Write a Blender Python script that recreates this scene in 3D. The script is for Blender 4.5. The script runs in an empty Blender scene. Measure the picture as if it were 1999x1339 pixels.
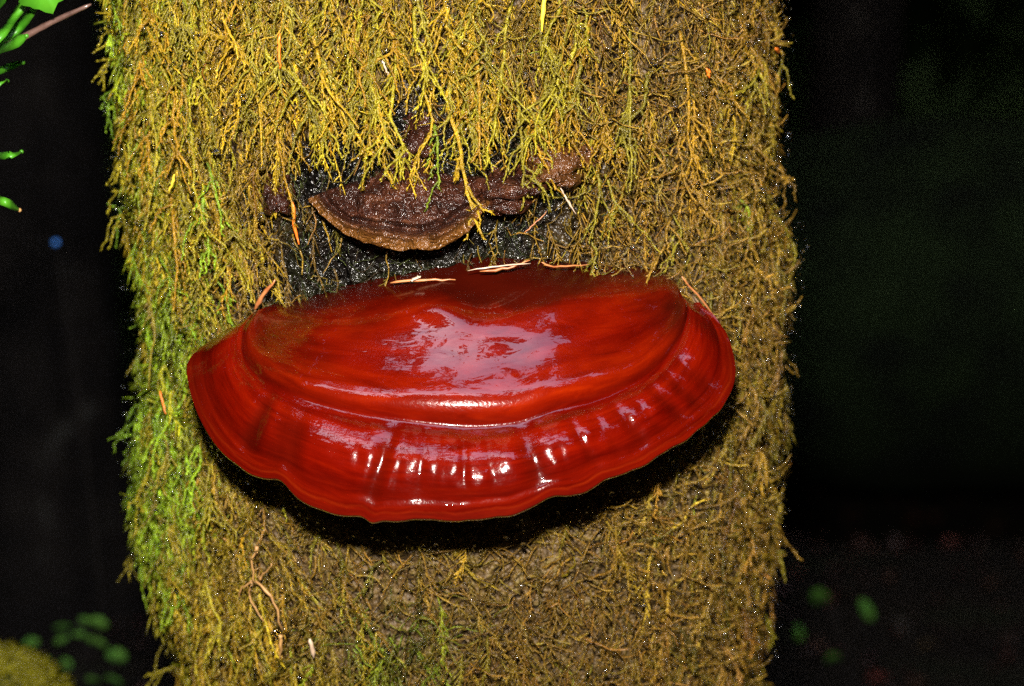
import bpy, math, random
import numpy as np
from mathutils import Vector, noise as mnoise

random.seed(7)
rng = np.random.default_rng(11)
scene = bpy.context.scene
col = scene.collection
R = math.radians

# ------------------------------------------------------------------ camera
PITCH = R(20.0)
DIST = 1.2
FPX = DIST / 0.00026                      # focal length in photograph pixels
AIM = np.array([0.0, -0.19, 1.10])
FWD = np.array([0.0, math.cos(PITCH), -math.sin(PITCH)])
UPV = np.array([0.0, math.sin(PITCH), math.cos(PITCH)])
CAM = AIM - DIST * FWD
cam_data = bpy.data.cameras.new('camera')
cam = bpy.data.objects.new('camera', cam_data)
col.objects.link(cam)
cam.location = CAM
cam.rotation_euler = (math.pi / 2 - PITCH, 0, 0)
cam_data.sensor_width = 36.0
cam_data.lens = 36.0 * FPX / 1999.0
cam_data.clip_start = 0.02
cam_data.clip_end = 300.0
cam_data.dof.use_dof = True
cam_data.dof.focus_distance = DIST - 0.03
cam_data.dof.aperture_fstop = 7.0
scene.camera = cam

# ------------------------------------------------------------------ dim forest sky
SUN_EL, SUN_ROT = R(28), R(200)
world = bpy.data.worlds.new('World')
scene.world = world
world.use_nodes = True
wn = world.node_tree
wn.nodes.clear()
sky = wn.nodes.new('ShaderNodeTexSky')
sky.sky_type = 'NISHITA'
sky.sun_disc = False
sky.sun_elevation = SUN_EL
sky.sun_rotation = SUN_ROT
sky.dust_density = 5.0
bg = wn.nodes.new('ShaderNodeBackground')
bg.inputs['Strength'].default_value = 0.15
wo = wn.nodes.new('ShaderNodeOutputWorld')
wn.links.new(sky.outputs[0], bg.inputs[0])
wn.links.new(bg.outputs[0], wo.inputs[0])

# ------------------------------------------------------------------ the camera flash that lights the trunk
fl_data = bpy.data.lights.new('camera_flash', 'POINT')
fl_data.energy = 35.0
fl_data.color = (1.0, 0.93, 0.84)
fl_data.shadow_soft_size = 0.024
flash = bpy.data.objects.new('camera_flash', fl_data)
flash.location = CAM + UPV * 0.17 + np.array([-0.02, 0, 0]) + FWD * 0.02
col.objects.link(flash)

scene.view_settings.view_transform = 'Standard'
scene.view_settings.look = 'None'
scene.view_settings.gamma = 1.0
scene.view_settings.use_curve_mapping = False
scene.view_settings.exposure = 2.9
scene.render.engine = 'CYCLES'
scene.cycles.max_bounces = 6
scene.cycles.sample_clamp_indirect = 4.0
scene.cycles.use_denoising = False


# ------------------------------------------------------------------ helpers
def at(px, py, Y):
    """the point on the upright plane y = Y seen at photograph pixel (px, py)"""
    d = FWD + np.array([1.0, 0, 0]) * ((px - 999.5) / FPX) + UPV * ((669.5 - py) / FPX)
    return CAM + d * ((Y - CAM[1]) / d[1])


def at_v(px, py, Y):
    d = FWD[None] + np.stack([(px - 999.5) / FPX, 0 * px, 0 * px], -1) + UPV[None] * ((669.5 - py) / FPX)[:, None]
    return CAM + d * ((Y - CAM[1]) / d[:, 1])[:, None]


def proj(P):
    P = np.asarray(P, float)
    v = P - CAM
    w = v @ FWD
    return 999.5 + FPX * v[..., 0] / w, 669.5 - FPX * (v @ UPV) / w


def sstep(a, b, x):
    t = np.clip((np.asarray(x, float) - a) / (b - a), 0, 1)
    return t * t * (3 - 2 * t)


def fnoise(x, y, seed=0, oct=4):
    """cheap smooth value noise, vectorised, about -1..1"""
    x = np.asarray(x, float); y = np.asarray(y, float)
    out = np.zeros(np.broadcast(x, y).shape); amp = 1.0; tot = 0
    for o in range(oct):
        xi = np.floor(x).astype(np.int64); yi = np.floor(y).astype(np.int64)
        fx = x - xi; fy = y - yi
        fx = fx * fx * (3 - 2 * fx); fy = fy * fy * (3 - 2 * fy)

        def h(i, j):
            n = (i * 374761393 + j * 668265263 + (seed + o * 17) * 974634721) & 0x7fffffff
            n = ((n ^ (n >> 13)) * 1274126177) & 0x7fffffff
            return ((n ^ (n >> 16)) & 0xffff) / 32767.5 - 1.0
        v = (h(xi, yi) * (1 - fx) + h(xi + 1, yi) * fx) * (1 - fy) + (h(xi, yi + 1) * (1 - fx) + h(xi + 1, yi + 1) * fx) * fy
        out += v * amp; tot += amp
        amp *= 0.5; x = x * 2.03 + 5.3; y = y * 2.03 + 9.1
    return out / tot


def make_mesh(name, verts, faces, attrs=None, smooth=True):
    """faces: (n,3) or (n,4) integer array, or a list of such arrays"""
    verts = np.asarray(verts, np.float32)
    if not isinstance(faces, list):
        faces = [faces]
    me = bpy.data.meshes.new(name)
    loops = np.concatenate([f.reshape(-1) for f in faces]).astype(np.int32)
    sizes = np.concatenate([np.full(len(f), f.shape[1], np.int32) for f in faces])
    starts = np.concatenate([[0], np.cumsum(sizes)[:-1]]).astype(np.int32)
    me.vertices.add(len(verts)); me.vertices.foreach_set('co', verts.reshape(-1))
    me.loops.add(len(loops)); me.loops.foreach_set('vertex_index', loops)
    me.polygons.add(len(sizes)); me.polygons.foreach_set('loop_start', starts)
    try:
        me.polygons.foreach_set('loop_total', sizes)
    except Exception:
        pass
    me.update(calc_edges=True)
    if smooth:
        me.polygons.foreach_set('use_smooth', np.ones(len(sizes), bool))
    for k, a in (attrs or {}).items():
        a = np.asarray(a, np.float32)
        if a.ndim == 1:
            me.attributes.new(k, 'FLOAT', 'POINT').data.foreach_set('value', a)
        else:
            c = np.ones((len(verts), 4), np.float32); c[:, :3] = a[:, :3]
            me.attributes.new(k, 'FLOAT_COLOR', 'POINT').data.foreach_set('color', c.reshape(-1))
    me.validate()
    return me


def link(name, me, mat=None, parent=None, **props):
    o = bpy.data.objects.new(name, me)
    col.objects.link(o)
    if mat is not None and not me.materials:
        me.materials.append(mat)
    if parent is not None:
        o.parent = parent
        o.matrix_parent_inverse = parent.matrix_basis.inverted()
    for k, v in props.items():
        o[k] = v
    return o


def thing(name, loc, label, category, group=None):
    o = bpy.data.objects.new(name, None)
    col.objects.link(o)
    o.location = loc
    o.empty_display_size = 0.05
    o['label'] = label; o['category'] = category
    if group:
        o['group'] = group
    return o


class MB:
    """collects pieces of one mesh"""
    def __init__(s):
        s.v = []; s.t = []; s.c = []; s.n = 0

    def add(s, v, t, c=None):
        v = np.asarray(v, float)
        s.v.append(v); s.t.append(np.asarray(t, int) + s.n); s.n += len(v)
        if c is None:
            c = (1, 1, 1)
        c = np.asarray(c, float)
        s.c.append(np.broadcast_to(c, (len(v), 3)) if c.ndim == 1 else c)
        return s

    def mesh(s, name, smooth=True):
        return make_mesh(name, np.concatenate(s.v), np.concatenate(s.t), {'Col': np.concatenate(s.c)}, smooth)


def tube(pts, rad, sides=3, cap=True):
    pts = np.asarray(pts, float); n = len(pts)
    rad = np.broadcast_to(np.asarray(rad, float), (n,))
    tg = np.gradient(pts, axis=0)
    tg /= np.linalg.norm(tg, axis=1, keepdims=True) + 1e-12
    ref = np.array([0.31, 0.9, 0.21]) if abs(tg[0] @ np.array([0.31, 0.9, 0.21])) < 0.9 else np.array([1.0, 0, 0])
    a = np.cross(tg, ref); a /= np.linalg.norm(a, axis=1, keepdims=True) + 1e-12
    b = np.cross(tg, a)
    ang = np.arange(sides) * 2 * math.pi / sides
    V = pts[:, None, :] + rad[:, None, None] * (np.cos(ang)[None, :, None] * a[:, None, :] + np.sin(ang)[None, :, None] * b[:, None, :])
    V = V.reshape(-1, 3)
    T = []
    for i in range(n - 1):
        for k in range(sides):
            p = i * sides + k; q = i * sides + (k + 1) % sides
            T += [(p, q, q + sides), (p, q + sides, p + sides)]
    if cap:
        for k in range(1, sides - 1):
            T += [(0, k + 1, k), ((n - 1) * sides, (n - 1) * sides + k, (n - 1) * sides + k + 1)]
    return V, np.array(T)


def grid_faces(nu, nv, wrap=False):
    i = np.arange(nu - 1)[:, None]; j = np.arange(nv if wrap else nv - 1)[None, :]
    j2 = (j + 1) % nv
    return np.stack([i * nv + j, i * nv + j2, (i + 1) * nv + j2, (i + 1) * nv + j], -1).reshape(-1, 4)


def spline(keys, x):
    """smooth (Catmull-Rom/PCHIP-like) interpolation of rows (t, values...)"""
    keys = np.asarray(keys, float); t = keys[:, 0]; v = keys[:, 1:]
    d = np.diff(v, axis=0) / np.diff(t)[:, None]
    m = np.zeros_like(v)
    m[1:-1] = np.where(d[:-1] * d[1:] > 0, 2 * d[:-1] * d[1:] / (d[:-1] + d[1:] + 1e-30), 0)
    m[0] = d[0]; m[-1] = d[-1]
    x = np.clip(np.asarray(x, float), t[0], t[-1])
    i = np.clip(np.searchsorted(t, x, 'right') - 1, 0, len(t) - 2)
    h = (t[i + 1] - t[i])[:, None]; u = ((x - t[i]) / (t[i + 1] - t[i]))[:, None]
    return ((2 * u**3 - 3 * u**2 + 1) * v[i] + (u**3 - 2 * u**2 + u) * h * m[i] + (-2 * u**3 + 3 * u**2) * v[i + 1] + (u**3 - u**2) * h * m[i + 1])


def catmull(P, n):
    """a smooth path of n points through P"""
    P = np.asarray(P, float)
    E = np.vstack([2 * P[0] - P[1], P, 2 * P[-1] - P[-2]])
    x = np.linspace(0, len(P) - 1, n); i = np.minimum(x.astype(int), len(P) - 2); u = (x - i)[:, None]
    a, b, c, d = E[i], E[i + 1], E[i + 2], E[i + 3]
    return 0.5 * (2 * b + (c - a) * u + (2 * a - 5 * b + 4 * c - d) * u**2 + (3 * b - a - 3 * c + d) * u**3)


# ------------------------------------------------------------------ materials
class Mat:
    def __init__(s, name):
        s.m = bpy.data.materials.new(name); s.m.use_nodes = True
        s.nt = s.m.node_tree; s.nt.nodes.clear()
        s.out = s.node('OutputMaterial')
        s.p = s.node('BsdfPrincipled'); s.link(s.p.outputs[0], s.out.inputs[0])

    def node(s, t, **kw):
        n = s.nt.nodes.new('ShaderNode' + t)
        for k, v in kw.items():
            setattr(n, k, v)
        return n

    def link(s, a, b):
        s.nt.links.new(a, b)

    def set(s, **kw):
        for k, v in kw.items():
            i = s.p.inputs[k.replace('_', ' ')]
            if hasattr(v, 'is_linked'):
                s.link(v, i)
            elif isinstance(v, (tuple, list)) and len(v) == 3:
                i.default_value = (*v, 1)
            else:
                i.default_value = v
        return s

    def noise(s, scale, detail=4, rough=0.55, vec=None, dist=0.0):
        n = s.node('TexNoise'); n.inputs['Scale'].default_value = scale
        n.inputs['Detail'].default_value = detail; n.inputs['Roughness'].default_value = rough
        n.inputs['Distortion'].default_value = dist
        s.link(vec if vec is not None else s.coord(), n.inputs['Vector'])
        return n.outputs[0]

    def coord(s):
        if not hasattr(s, '_c'):
            s._c = s.node('TexCoord').outputs['Object']
        return s._c

    def scaled(s, v, vec=None):
        n = s.node('Mapping'); n.inputs['Scale'].default_value = v
        s.link(vec if vec is not None else s.coord(), n.inputs['Vector'])
        return n.outputs[0]

    def ramp(s, fac, stops):
        n = s.node('ValToRGB'); e = n.color_ramp.elements
        while len(e) < len(stops):
            e.new(0.5)
        for k, (p, c) in enumerate(stops):
            e[k].position = p; e[k].color = (*c, 1) if len(c) == 3 else c
        s.link(fac, n.inputs[0])
        return n.outputs[0]

    def attr(s, name, out='Color'):
        n = s.node('Attribute'); n.attribute_name = name
        return n.outputs[out]

    def mix(s, fac, a, b, mode='MIX'):
        n = s.node('MixRGB', blend_type=mode)
        for k, v in ((0, fac), (1, a), (2, b)):
            if hasattr(v, 'is_linked'):
                s.link(v, n.inputs[k])
            elif k == 0:
                n.inputs[0].default_value = v
            else:
                n.inputs[k].default_value = (*v, 1)
        return n.outputs[0]

    def math(s, op, a, b=0.0, c=0.0):
        n = s.node('Math', operation=op)
        for k, v in enumerate((a, b, c)):
            if hasattr(v, 'is_linked'):
                s.link(v, n.inputs[k])
            else:
                n.inputs[k].default_value = v
        return n.outputs[0]

    def bump(s, h, strength, dist, prev=None):
        n = s.node('Bump'); n.inputs['Strength'].default_value = strength; n.inputs['Distance'].default_value = dist
        s.link(h, n.inputs['Height'])
        if prev is not None:
            s.link(prev, n.inputs['Normal'])
        return n.outputs[0]


def m_moss():
    M = Mat('wet_moss')
    c = M.attr('Col')
    n = M.noise(260, 2)
    c2 = M.mix(1.0, c, M.ramp(n, [(0.3, (0.55, 0.5, 0.5)), (0.7, (1.35, 1.35, 1.35))]), 'MULTIPLY')
    M.set(Base_Color=c2, Roughness=0.26, Specular_IOR_Level=0.6, Normal=M.bump(M.noise(1300, 2), 1.0, 0.0012))
    tr = M.node('BsdfTranslucent'); M.link(c2, tr.inputs[0])
    mx = M.node('MixShader'); mx.inputs[0].default_value = 0.30
    M.link(M.p.outputs[0], mx.inputs[1]); M.link(tr.outputs[0], mx.inputs[2]); M.link(mx.outputs[0], M.out.inputs[0])
    return M.m


def m_bark():
    M = Mat('wet_dark_bark')
    n = M.noise(45, 6, 0.65)
    c = M.ramp(n, [(0.35, (0.002, 0.0018, 0.0018)), (0.6, (0.006, 0.005, 0.004)), (0.8, (0.025, 0.018, 0.010))])
    g = M.noise(14, 4, 0.6)
    c = M.mix(M.ramp(g, [(0.56, (0, 0, 0)), (0.75, (1, 1, 1))]), c, (0.014, 0.015, 0.005))
    f2 = M.ramp(M.noise(150, 4, 0.7), [(0.3, (0.02, 0.011, 0.004)), (0.5, (0.075, 0.042, 0.009)), (0.7, (0.12, 0.085, 0.012))])
    c = M.mix(M.attr('felt', 'Fac'), c, f2)
    b = M.bump(M.noise(60, 5, 0.7, M.scaled((1, 1, 0.4))), 0.8, 0.006)
    b = M.bump(M.noise(150, 3, 0.5), 1.0, 0.012, b)
    rg = M.math('MULTIPLY_ADD', M.attr('felt', 'Fac'), 0.34, 0.21)
    M.set(Base_Color=c, Roughness=rg, Specular_IOR_Level=0.5, Normal=b)
    return M.m


def m_cap():
    M = Mat('red_lacquered_cap')
    s = M.attr('zone', 'Fac'); th = M.attr('fan', 'Fac'); dk = M.attr('dark', 'Fac')
    wob = M.math('MULTIPLY', M.math('SUBTRACT', M.noise(38, 4, 0.6), 0.5), 0.075)
    base = M.ramp(M.math('ADD', M.math('MULTIPLY', s, 0.5), M.math('MULTIPLY', wob, M.ramp(M.math('MULTIPLY', s, 0.5), [(0.1, (0, 0, 0)), (0.3, (1, 1, 1))]))), [(0.0, (0.0370, 0.00145, 0.00060)), (0.06, (0.0555, 0.00172, 0.00060)), (0.14, (0.1110, 0.00330, 0.00036)),
                       (0.30, (0.0925, 0.00198, 0.00030)), (0.43, (0.1332, 0.00462, 0.00042)), (0.495, (0.0740, 0.00132, 0.00036)),
                       (0.60, (0.1147, 0.00264, 0.00042)), (0.76, (0.0925, 0.00172, 0.00036)), (0.84, (0.0629, 0.00119, 0.00036)), (0.90, (0.0888, 0.00211, 0.00048)), (0.945, (0.0740, 0.00172, 0.00048)), (0.956, (0.098, 0.0045, 0.0012)), (0.967, (0.0814, 0.00198, 0.00060))])
    cx = M.node('CombineXYZ'); M.link(M.math('MULTIPLY', th, 5.0), cx.inputs[0]); M.link(M.math('MULTIPLY', s, 5.0), cx.inputs[1])
    band = M.noise(2.2, 4, 0.6, cx.outputs[0], 0.5)
    base = M.mix(1.0, base, M.ramp(band, [(0.30, (0.62, 0.5, 0.5)), (0.52, (1.0, 1.0, 1.0)), (0.72, (1.35, 1.9, 1.2))]), 'MULTIPLY')
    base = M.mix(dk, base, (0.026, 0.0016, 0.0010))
    base = M.mix(1.0, base, (0.90, 0.92, 0.45), 'MULTIPLY')
    M.set(Base_Color=base, Roughness=0.20, Specular_IOR_Level=0.10)
    # wet lacquer: a fine rippled film
    cz = M.node('CombineXYZ'); M.link(M.math('MULTIPLY', th, 20.0), cz.inputs[0]); M.link(M.math('MULTIPLY', s, 12.0), cz.inputs[1])
    out = M.ramp(M.math('MULTIPLY', s, 0.5), [(0.46, (0.12, 0.12, 0.12)), (0.56, (1, 1, 1))])
    film = M.bump(M.noise(1.0, 3, 0.45, cz.outputs[0], 0.6), 0.22, 0.0014)
    film = M.bump(M.math('MULTIPLY', M.noise(170, 3, 0.5), out), 0.35, 0.0012, film)
    film = M.bump(M.noise(60, 2, 0.5), 0.10, 0.0018, film)
    wet = M.ramp(M.math('MULTIPLY', s, 0.5), [(0.05, (0.05, 0.05, 0.05)), (0.16, (1, 1, 1))])
    wet = M.math('MULTIPLY', wet, M.math('SUBTRACT', 1.0, M.math('MULTIPLY', dk, 0.85)))
    M.set(Coat_Weight=wet, Coat_Roughness=0.022, Coat_IOR=1.68, Coat_Normal=film, Normal=M.bump(M.noise(500, 3), 0.3, 0.0006))
    return M.m


def m_simple(name, stops, scale=60, rough=0.5, spec=0.5, bump=(120, 0.4, 0.001), coat=0.0, detail=4):
    M = Mat(name)
    n = M.noise(scale, detail)
    M.set(Base_Color=M.ramp(n, stops), Roughness=rough, Specular_IOR_Level=spec)
    if bump:
        M.set(Normal=M.bump(M.noise(bump[0], 4, 0.6), bump[1], bump[2]))
    if coat:
        M.set(Coat_Weight=coat, Coat_Roughness=0.1)
    return M.m


MOSS = m_moss()
BARK = m_bark()
CAP = m_cap()
RIM = m_simple('cap_margin', [(0.3, (0.20, 0.012, 0.004)), (0.6, (0.30, 0.03, 0.008)), (0.8, (0.45, 0.13, 0.04))], 90, 0.3, 0.5, (300, 0.4, 0.0006), 0.8)
PORES = m_simple('pore_surface', [(0.3, (0.22, 0.13, 0.07)), (0.7, (0.36, 0.25, 0.15))], 60, 0.8, 0.2)
OLD = Mat('old_wet_bracket')
_n = OLD.noise(70, 5, 0.65)
_c = OLD.ramp(_n, [(0.3, (0.008, 0.003, 0.002)), (0.52, (0.035, 0.010, 0.005)), (0.75, (0.10, 0.034, 0.013))])
_c = OLD.mix(OLD.attr('edge', 'Fac'), _c, (0.12, 0.048, 0.008))
_b = OLD.bump(OLD.noise(160, 4, 0.65), 0.8, 0.003)
_b = OLD.bump(OLD.noise(420, 2, 0.6), 1.0, 0.003, _b)
OLD.set(Base_Color=_c, Roughness=0.22, Specular_IOR_Level=0.5, Normal=_b)
OLD = OLD.m
WATER = Mat('water').set(Base_Color=(1, 1, 1), Roughness=0.05, Transmission_Weight=1.0, IOR=1.45).m
SOIL = m_simple('forest_soil', [(0.3, (0.006, 0.005, 0.004)), (0.55, (0.016, 0.011, 0.007)), (0.72, (0.013, 0.018, 0.006))], 3.0, 0.9, 0.2, (30, 0.8, 0.03), detail=8)
LITTER = Mat('leaf_litter'); LITTER.set(Base_Color=LITTER.attr('Col'), Roughness=0.6); LITTER = LITTER.m
CANOPY = m_simple('dark_foliage', [(0.3, (0.008, 0.016, 0.006)), (0.7, (0.02, 0.04, 0.012))], 1.0, 0.8, 0.1, None)
FARBARK = m_simple('far_bark', [(0.4, (0.004, 0.003, 0.003)), (0.62, (0.010, 0.008, 0.007)), (0.8, (0.05, 0.05, 0.045))], 9, 0.85, 0.2, (40, 0.9, 0.01))
LOGMOSS = m_simple('log_moss', [(0.35, (0.002, 0.0045, 0.001)), (0.6, (0.007, 0.016, 0.003)), (0.8, (0.014, 0.026, 0.008))], 6, 0.9, 0.2, (60, 0.9, 0.02))


def leaf_mat(name, c1, c2, rough=0.4):
    M = Mat(name)
    c = M.ramp(M.noise(55, 3), [(0.3, c1), (0.7, c2)])
    M.set(Base_Color=c, Roughness=rough, Specular_IOR_Level=0.5)
    tr = M.node('BsdfTranslucent'); M.link(c, tr.inputs[0])
    mx = M.node('MixShader'); mx.inputs[0].default_value = 0.25
    M.link(M.p.outputs[0], mx.inputs[1]); M.link(tr.outputs[0], mx.inputs[2]); M.link(mx.outputs[0], M.out.inputs[0])
    return M.m


GREEN = leaf_mat('fresh_green_leaf', (0.03, 0.17, 0.006), (0.07, 0.27, 0.012))
DIMGREEN = leaf_mat('shade_green_leaf', (0.025, 0.12, 0.006), (0.06, 0.16, 0.010), 0.85)
NEEDLE = m_simple('orange_needle', [(0.35, (0.24, 0.07, 0.018)), (0.65, (0.42, 0.17, 0.06))], 120, 0.4)
NEEDLE_RED = m_simple('vivid_orange_needle', [(0.3, (0.60, 0.11, 0.008)), (0.7, (0.70, 0.17, 0.015))], 120, 0.45)
NEEDLE_YEL = m_simple('yellow_needle', [(0.3, (0.62, 0.45, 0.03)), (0.7, (0.75, 0.55, 0.05))], 120, 0.45)
NEEDLE_PALE = m_simple('pale_needle', [(0.3, (0.34, 0.24, 0.16)), (0.7, (0.50, 0.38, 0.28))], 120, 0.35)
TAN = m_simple('dry_tan_fibre', [(0.3, (0.22, 0.11, 0.035)), (0.7, (0.38, 0.21, 0.07))], 140, 0.55)
TWIG = m_simple('brown_twig_bark', [(0.3, (0.05, 0.026, 0.020)), (0.7, (0.13, 0.075, 0.06))], 90, 0.25, 0.7)
BLUE = m_simple('blue_speck_colour', [(0.3, (0.03, 0.14, 0.5)), (0.7, (0.05, 0.22, 0.7))], 200, 0.35)

# ------------------------------------------------------------------ ground
nx = 160
gx = np.sign(np.linspace(-1, 1, nx)) * np.abs(np.linspace(-1, 1, nx))**2.2 * 70
X, Yg = np.meshgrid(gx, gx, indexing='ij')


def ground_z(x, y):
    """a slope that falls away behind the tree and climbs again beyond"""
    q = np.hypot(x, y)
    dip = -0.30 * (np.clip(y, 0.7, 11) - 0.7) + 0.42 * np.clip(y - 11, 0, 40)
    return dip + fnoise(x * 0.8, y * 0.8, 3) * 0.10 * sstep(0.2, 1.0, q) + fnoise(x * 0.1, y * 0.1, 5) * 0.5 * sstep(3, 20, q)


Zg = ground_z(X, Yg)
link('ground', make_mesh('ground', np.stack([X, Yg, Zg], -1).reshape(-1, 3), grid_faces(nx, nx)), SOIL, kind='structure')

# ------------------------------------------------------------------ the mossy tree
ROWS = [(-900, 205, 1535), (-400, 205, 1532), (-150, 208, 1528), (0, 218, 1518), (150, 230, 1518), (300, 244, 1512), (400, 255, 1532), (500, 268, 1545), (600, 278, 1532),
        (750, 272, 1526), (900, 262, 1518), (1000, 270, 1508), (1100, 306, 1506), (1200, 342, 1492), (1339, 362, 1490), (1500, 365, 1485), (1900, 360, 1480)]
YT = -0.027
keys = []
for py, l, r in ROWS:
    a, b = at(l, py, YT), at(r, py, YT)
    keys.append((a[2], (a[0] + b[0]) / 2, 0.99 * (b[0] - a[0]) / 2))
keys = sorted(keys)
zlo, zhi = keys[0][0], keys[-1][0]
keys = [(-0.1, keys[0][1], keys[0][2] + 0.10), (0.25, keys[0][1], keys[0][2] + 0.02)] + keys + [(zhi + 1.5, keys[-1][1] + 0.02, 0.175), (10.0, 0.0, 0.04)]
TK = np.array(keys)
MOSS_T = 0.013


def trunk_cr(z):
    v = spline(TK, np.atleast_1d(z))
    return v[:, 0], v[:, 1]


def surf(phi, z, off=0.0):
    """point on the bare trunk at angle phi (0 faces the camera) and height z, lifted by off"""
    cx, r = trunk_cr(z)
    phi = np.atleast_1d(phi)
    r = r - MOSS_T + off
    return np.stack([cx + r * np.sin(phi), -r * np.cos(phi), np.atleast_1d(z) + 0 * r], -1)


def on_trunk(px, py, off=0.0):
    """point on the trunk surface (plus off) seen at a pixel"""
    scalar = np.ndim(px) == 0
    px = np.atleast_1d(np.asarray(px, float)); py = np.atleast_1d(np.asarray(py, float)); off = np.broadcast_to(off, px.shape)
    Y = np.full(px.shape, -0.19)
    for _ in range(12):
        P = at_v(px, py, Y)
        cx, r = trunk_cr(P[:, 2])
        rr = r - MOSS_T + off
        dx = np.clip(P[:, 0] - cx, -0.995 * rr, 0.995 * rr)
        Y = -np.sqrt(rr * rr - dx * dx)
    P = at_v(px, py, Y)
    return P[0] if scalar else P


def bare(px, py):
    """how bare of moss the wet bark is round the brackets, 0..1 (a patch on the trunk)"""
    n = fnoise(px / 45.0, py / 45.0, 21) * 0.35
    e1 = np.hypot((px - 810) / 360, (py - 375) / 225) + n
    e2 = np.hypot((px - 740) / 310, (py - 530) / 95) + n
    e3 = np.hypot((px - 1050) / 190, (py - 400) / 150) + n
    return np.maximum.reduce([1 - sstep(0.72, 1.05, e1), 1 - sstep(0.75, 1.1, e2), 0.7 * (1 - sstep(0.7, 1.05, e3))])


tree = thing('mossy_tree', (TK[0][1], 0, 0), 'thick upright tree trunk wrapped in yellow green and brown hanging moss', 'tree')
zs = np.concatenate([np.linspace(-0.1, 0.72, 30)[:-1], np.linspace(0.72, 1.5, 300)[:-1], np.linspace(1.5, 10, 44)])
ph = np.linspace(-math.pi, math.pi, 321)[:-1]
Zt, Pt = np.meshgrid(zs, ph, indexing='ij')
S = surf(Pt.ravel(), Zt.ravel(), 0)
nrm = np.stack([np.sin(Pt.ravel()), -np.cos(Pt.ravel()), 0 * Pt.ravel()], -1)
d = fnoise(S[:, 0] * 45 + S[:, 1] * 31, S[:, 2] * 22 + S[:, 1] * 17, 2, 5) * 0.007 + fnoise(Pt.ravel() * 22, Zt.ravel() * 8, 9, 3) * 0.004
S += nrm * d[:, None]
bpx, bpy_ = proj(S)
felt = 1 - np.where((np.abs(Pt.ravel()) < 1.4) & (Zt.ravel() > .7) & (Zt.ravel() < 1.5), bare(bpx, bpy_), 0)
link('trunk', make_mesh('trunk', S, grid_faces(len(zs), len(ph), True), {'felt': felt}), BARK, tree)

# crown of this tree: short boughs high above the frame
cb = MB()
for k in range(16):
    a = k * 2.4; z = 6.6 + k * 0.2; L = 1.0 - 0.045 * k
    p = [(0, 0, z), (L * .5 * math.cos(a), L * .5 * math.sin(a), z + .1), (L * math.cos(a), L * math.sin(a), z - .12)]
    path = catmull(p, 6); v, t = tube(path, np.linspace(.03, .006, 6), 4); cb.add(v, t)
    for q in path[1:]:
        for _ in range(14):
            c = q + np.array([random.gauss(0, .12), random.gauss(0, .12), random.gauss(-.05, .07)])
            u = np.array([random.gauss(0, 1), random.gauss(0, 1), random.gauss(0, .4)]); u *= .13 / np.linalg.norm(u)
            w = np.cross(u, [0, 0, 1.0]) * .45 + np.array([0, 0, random.gauss(0, .02)])
            cb.add([c - u, c + w, c + u, c - w], [(0, 1, 2), (0, 2, 3)])
link('crown', cb.mesh('crown', False), CANOPY, tree)

# ---- moss colours (the plants' own colours)
C_YEL = np.array([0.36, 0.235, 0.010]); C_GRN = np.array([0.19, 0.30, 0.010]); C_OLV = np.array([0.25, 0.19, 0.012])
C_BRN = np.array([0.25, 0.145, 0.015]); C_TAN = np.array([0.25, 0.145, 0.045]); C_DGR = np.array([0.07, 0.095, 0.010]); C_DBR = np.array([0.075, 0.038, 0.012])


def moss_colour(px, py, k, brown=0.0):
    """colour of a moss plant growing at a place on the trunk"""
    n = fnoise(px / 70.0, py / 70.0, 31 + k); n2 = fnoise(px / 160.0, py / 160.0, 77); n3 = rng.normal(0, 1, px.shape)
    left = 1 - sstep(255, 450, px + 60 * n2 + 25 * n3)
    left *= 0.55 + 0.45 * sstep(480, 720, py)
    up = (1 - sstep(330, 560, py + 60 * n)) * (1 - 0.75 * sstep(950, 1250, px + 60 * n))
    lowl = sstep(900, 1050, py) * (1 - sstep(480, 820, px + 50 * n))
    green_low = np.exp(-(((px - 760) / 110)**2 + ((py - 1240) / 75)**2))
    midl = (1 - sstep(420, 620, px)) * 0.7
    W = np.stack([0.05 + 1.3 * up + 0.55 * lowl + 0.6 * midl + 0.12 * (n > .25), 3.8 * left + 1.2 * green_low + 0.04,
                  0.35 + 0.4 * (n2 > 0.1) + 0.4 * lowl, 0.18 + 0.95 * sstep(880, 1150, px) + 0.7 * sstep(950, 1080, py) * sstep(560, 760, px) * (1 - 0.8 * green_low),
                  0.10 + 0.15 * (n > .3), 0.10 + 0.35 * left + 1.3 * green_low, 0.16 + 0.7 * bare(px, py) + 0.5 * sstep(1000, 1090, py) * sstep(600, 800, px) * (1 - sstep(1150, 1300, px))], -1)
    W = np.maximum(W, 0)
    W[..., 3] += brown * 1.1; W[..., 4] += brown * .5; W[..., 0] *= 1 - .6 * brown
    W = W**1.3
    cum = np.cumsum(W, -1); pick = rng.random(px.shape)[..., None] * cum[..., -1:]
    idx = (pick > cum).sum(-1).clip(0, 6)
    pal = np.stack([C_YEL, C_GRN, C_OLV, C_BRN, C_TAN, C_DGR, C_DBR])
    mean = (W[..., None] * pal).sum(-2) / W.sum(-1)[..., None]
    c = 0.5 * pal[idx] + 0.5 * mean
    return c * np.exp(rng.normal(0, 0.28, px.shape))[..., None] * np.exp(rng.normal(0, 0.07, (*px.shape, 3)))


def scatter(n, z0=0.76, z1=1.46, phmax=2.2):
    ph = rng.uniform(-phmax, phmax, n); z = rng.uniform(z0, z1, n)
    return ph, z


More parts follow.
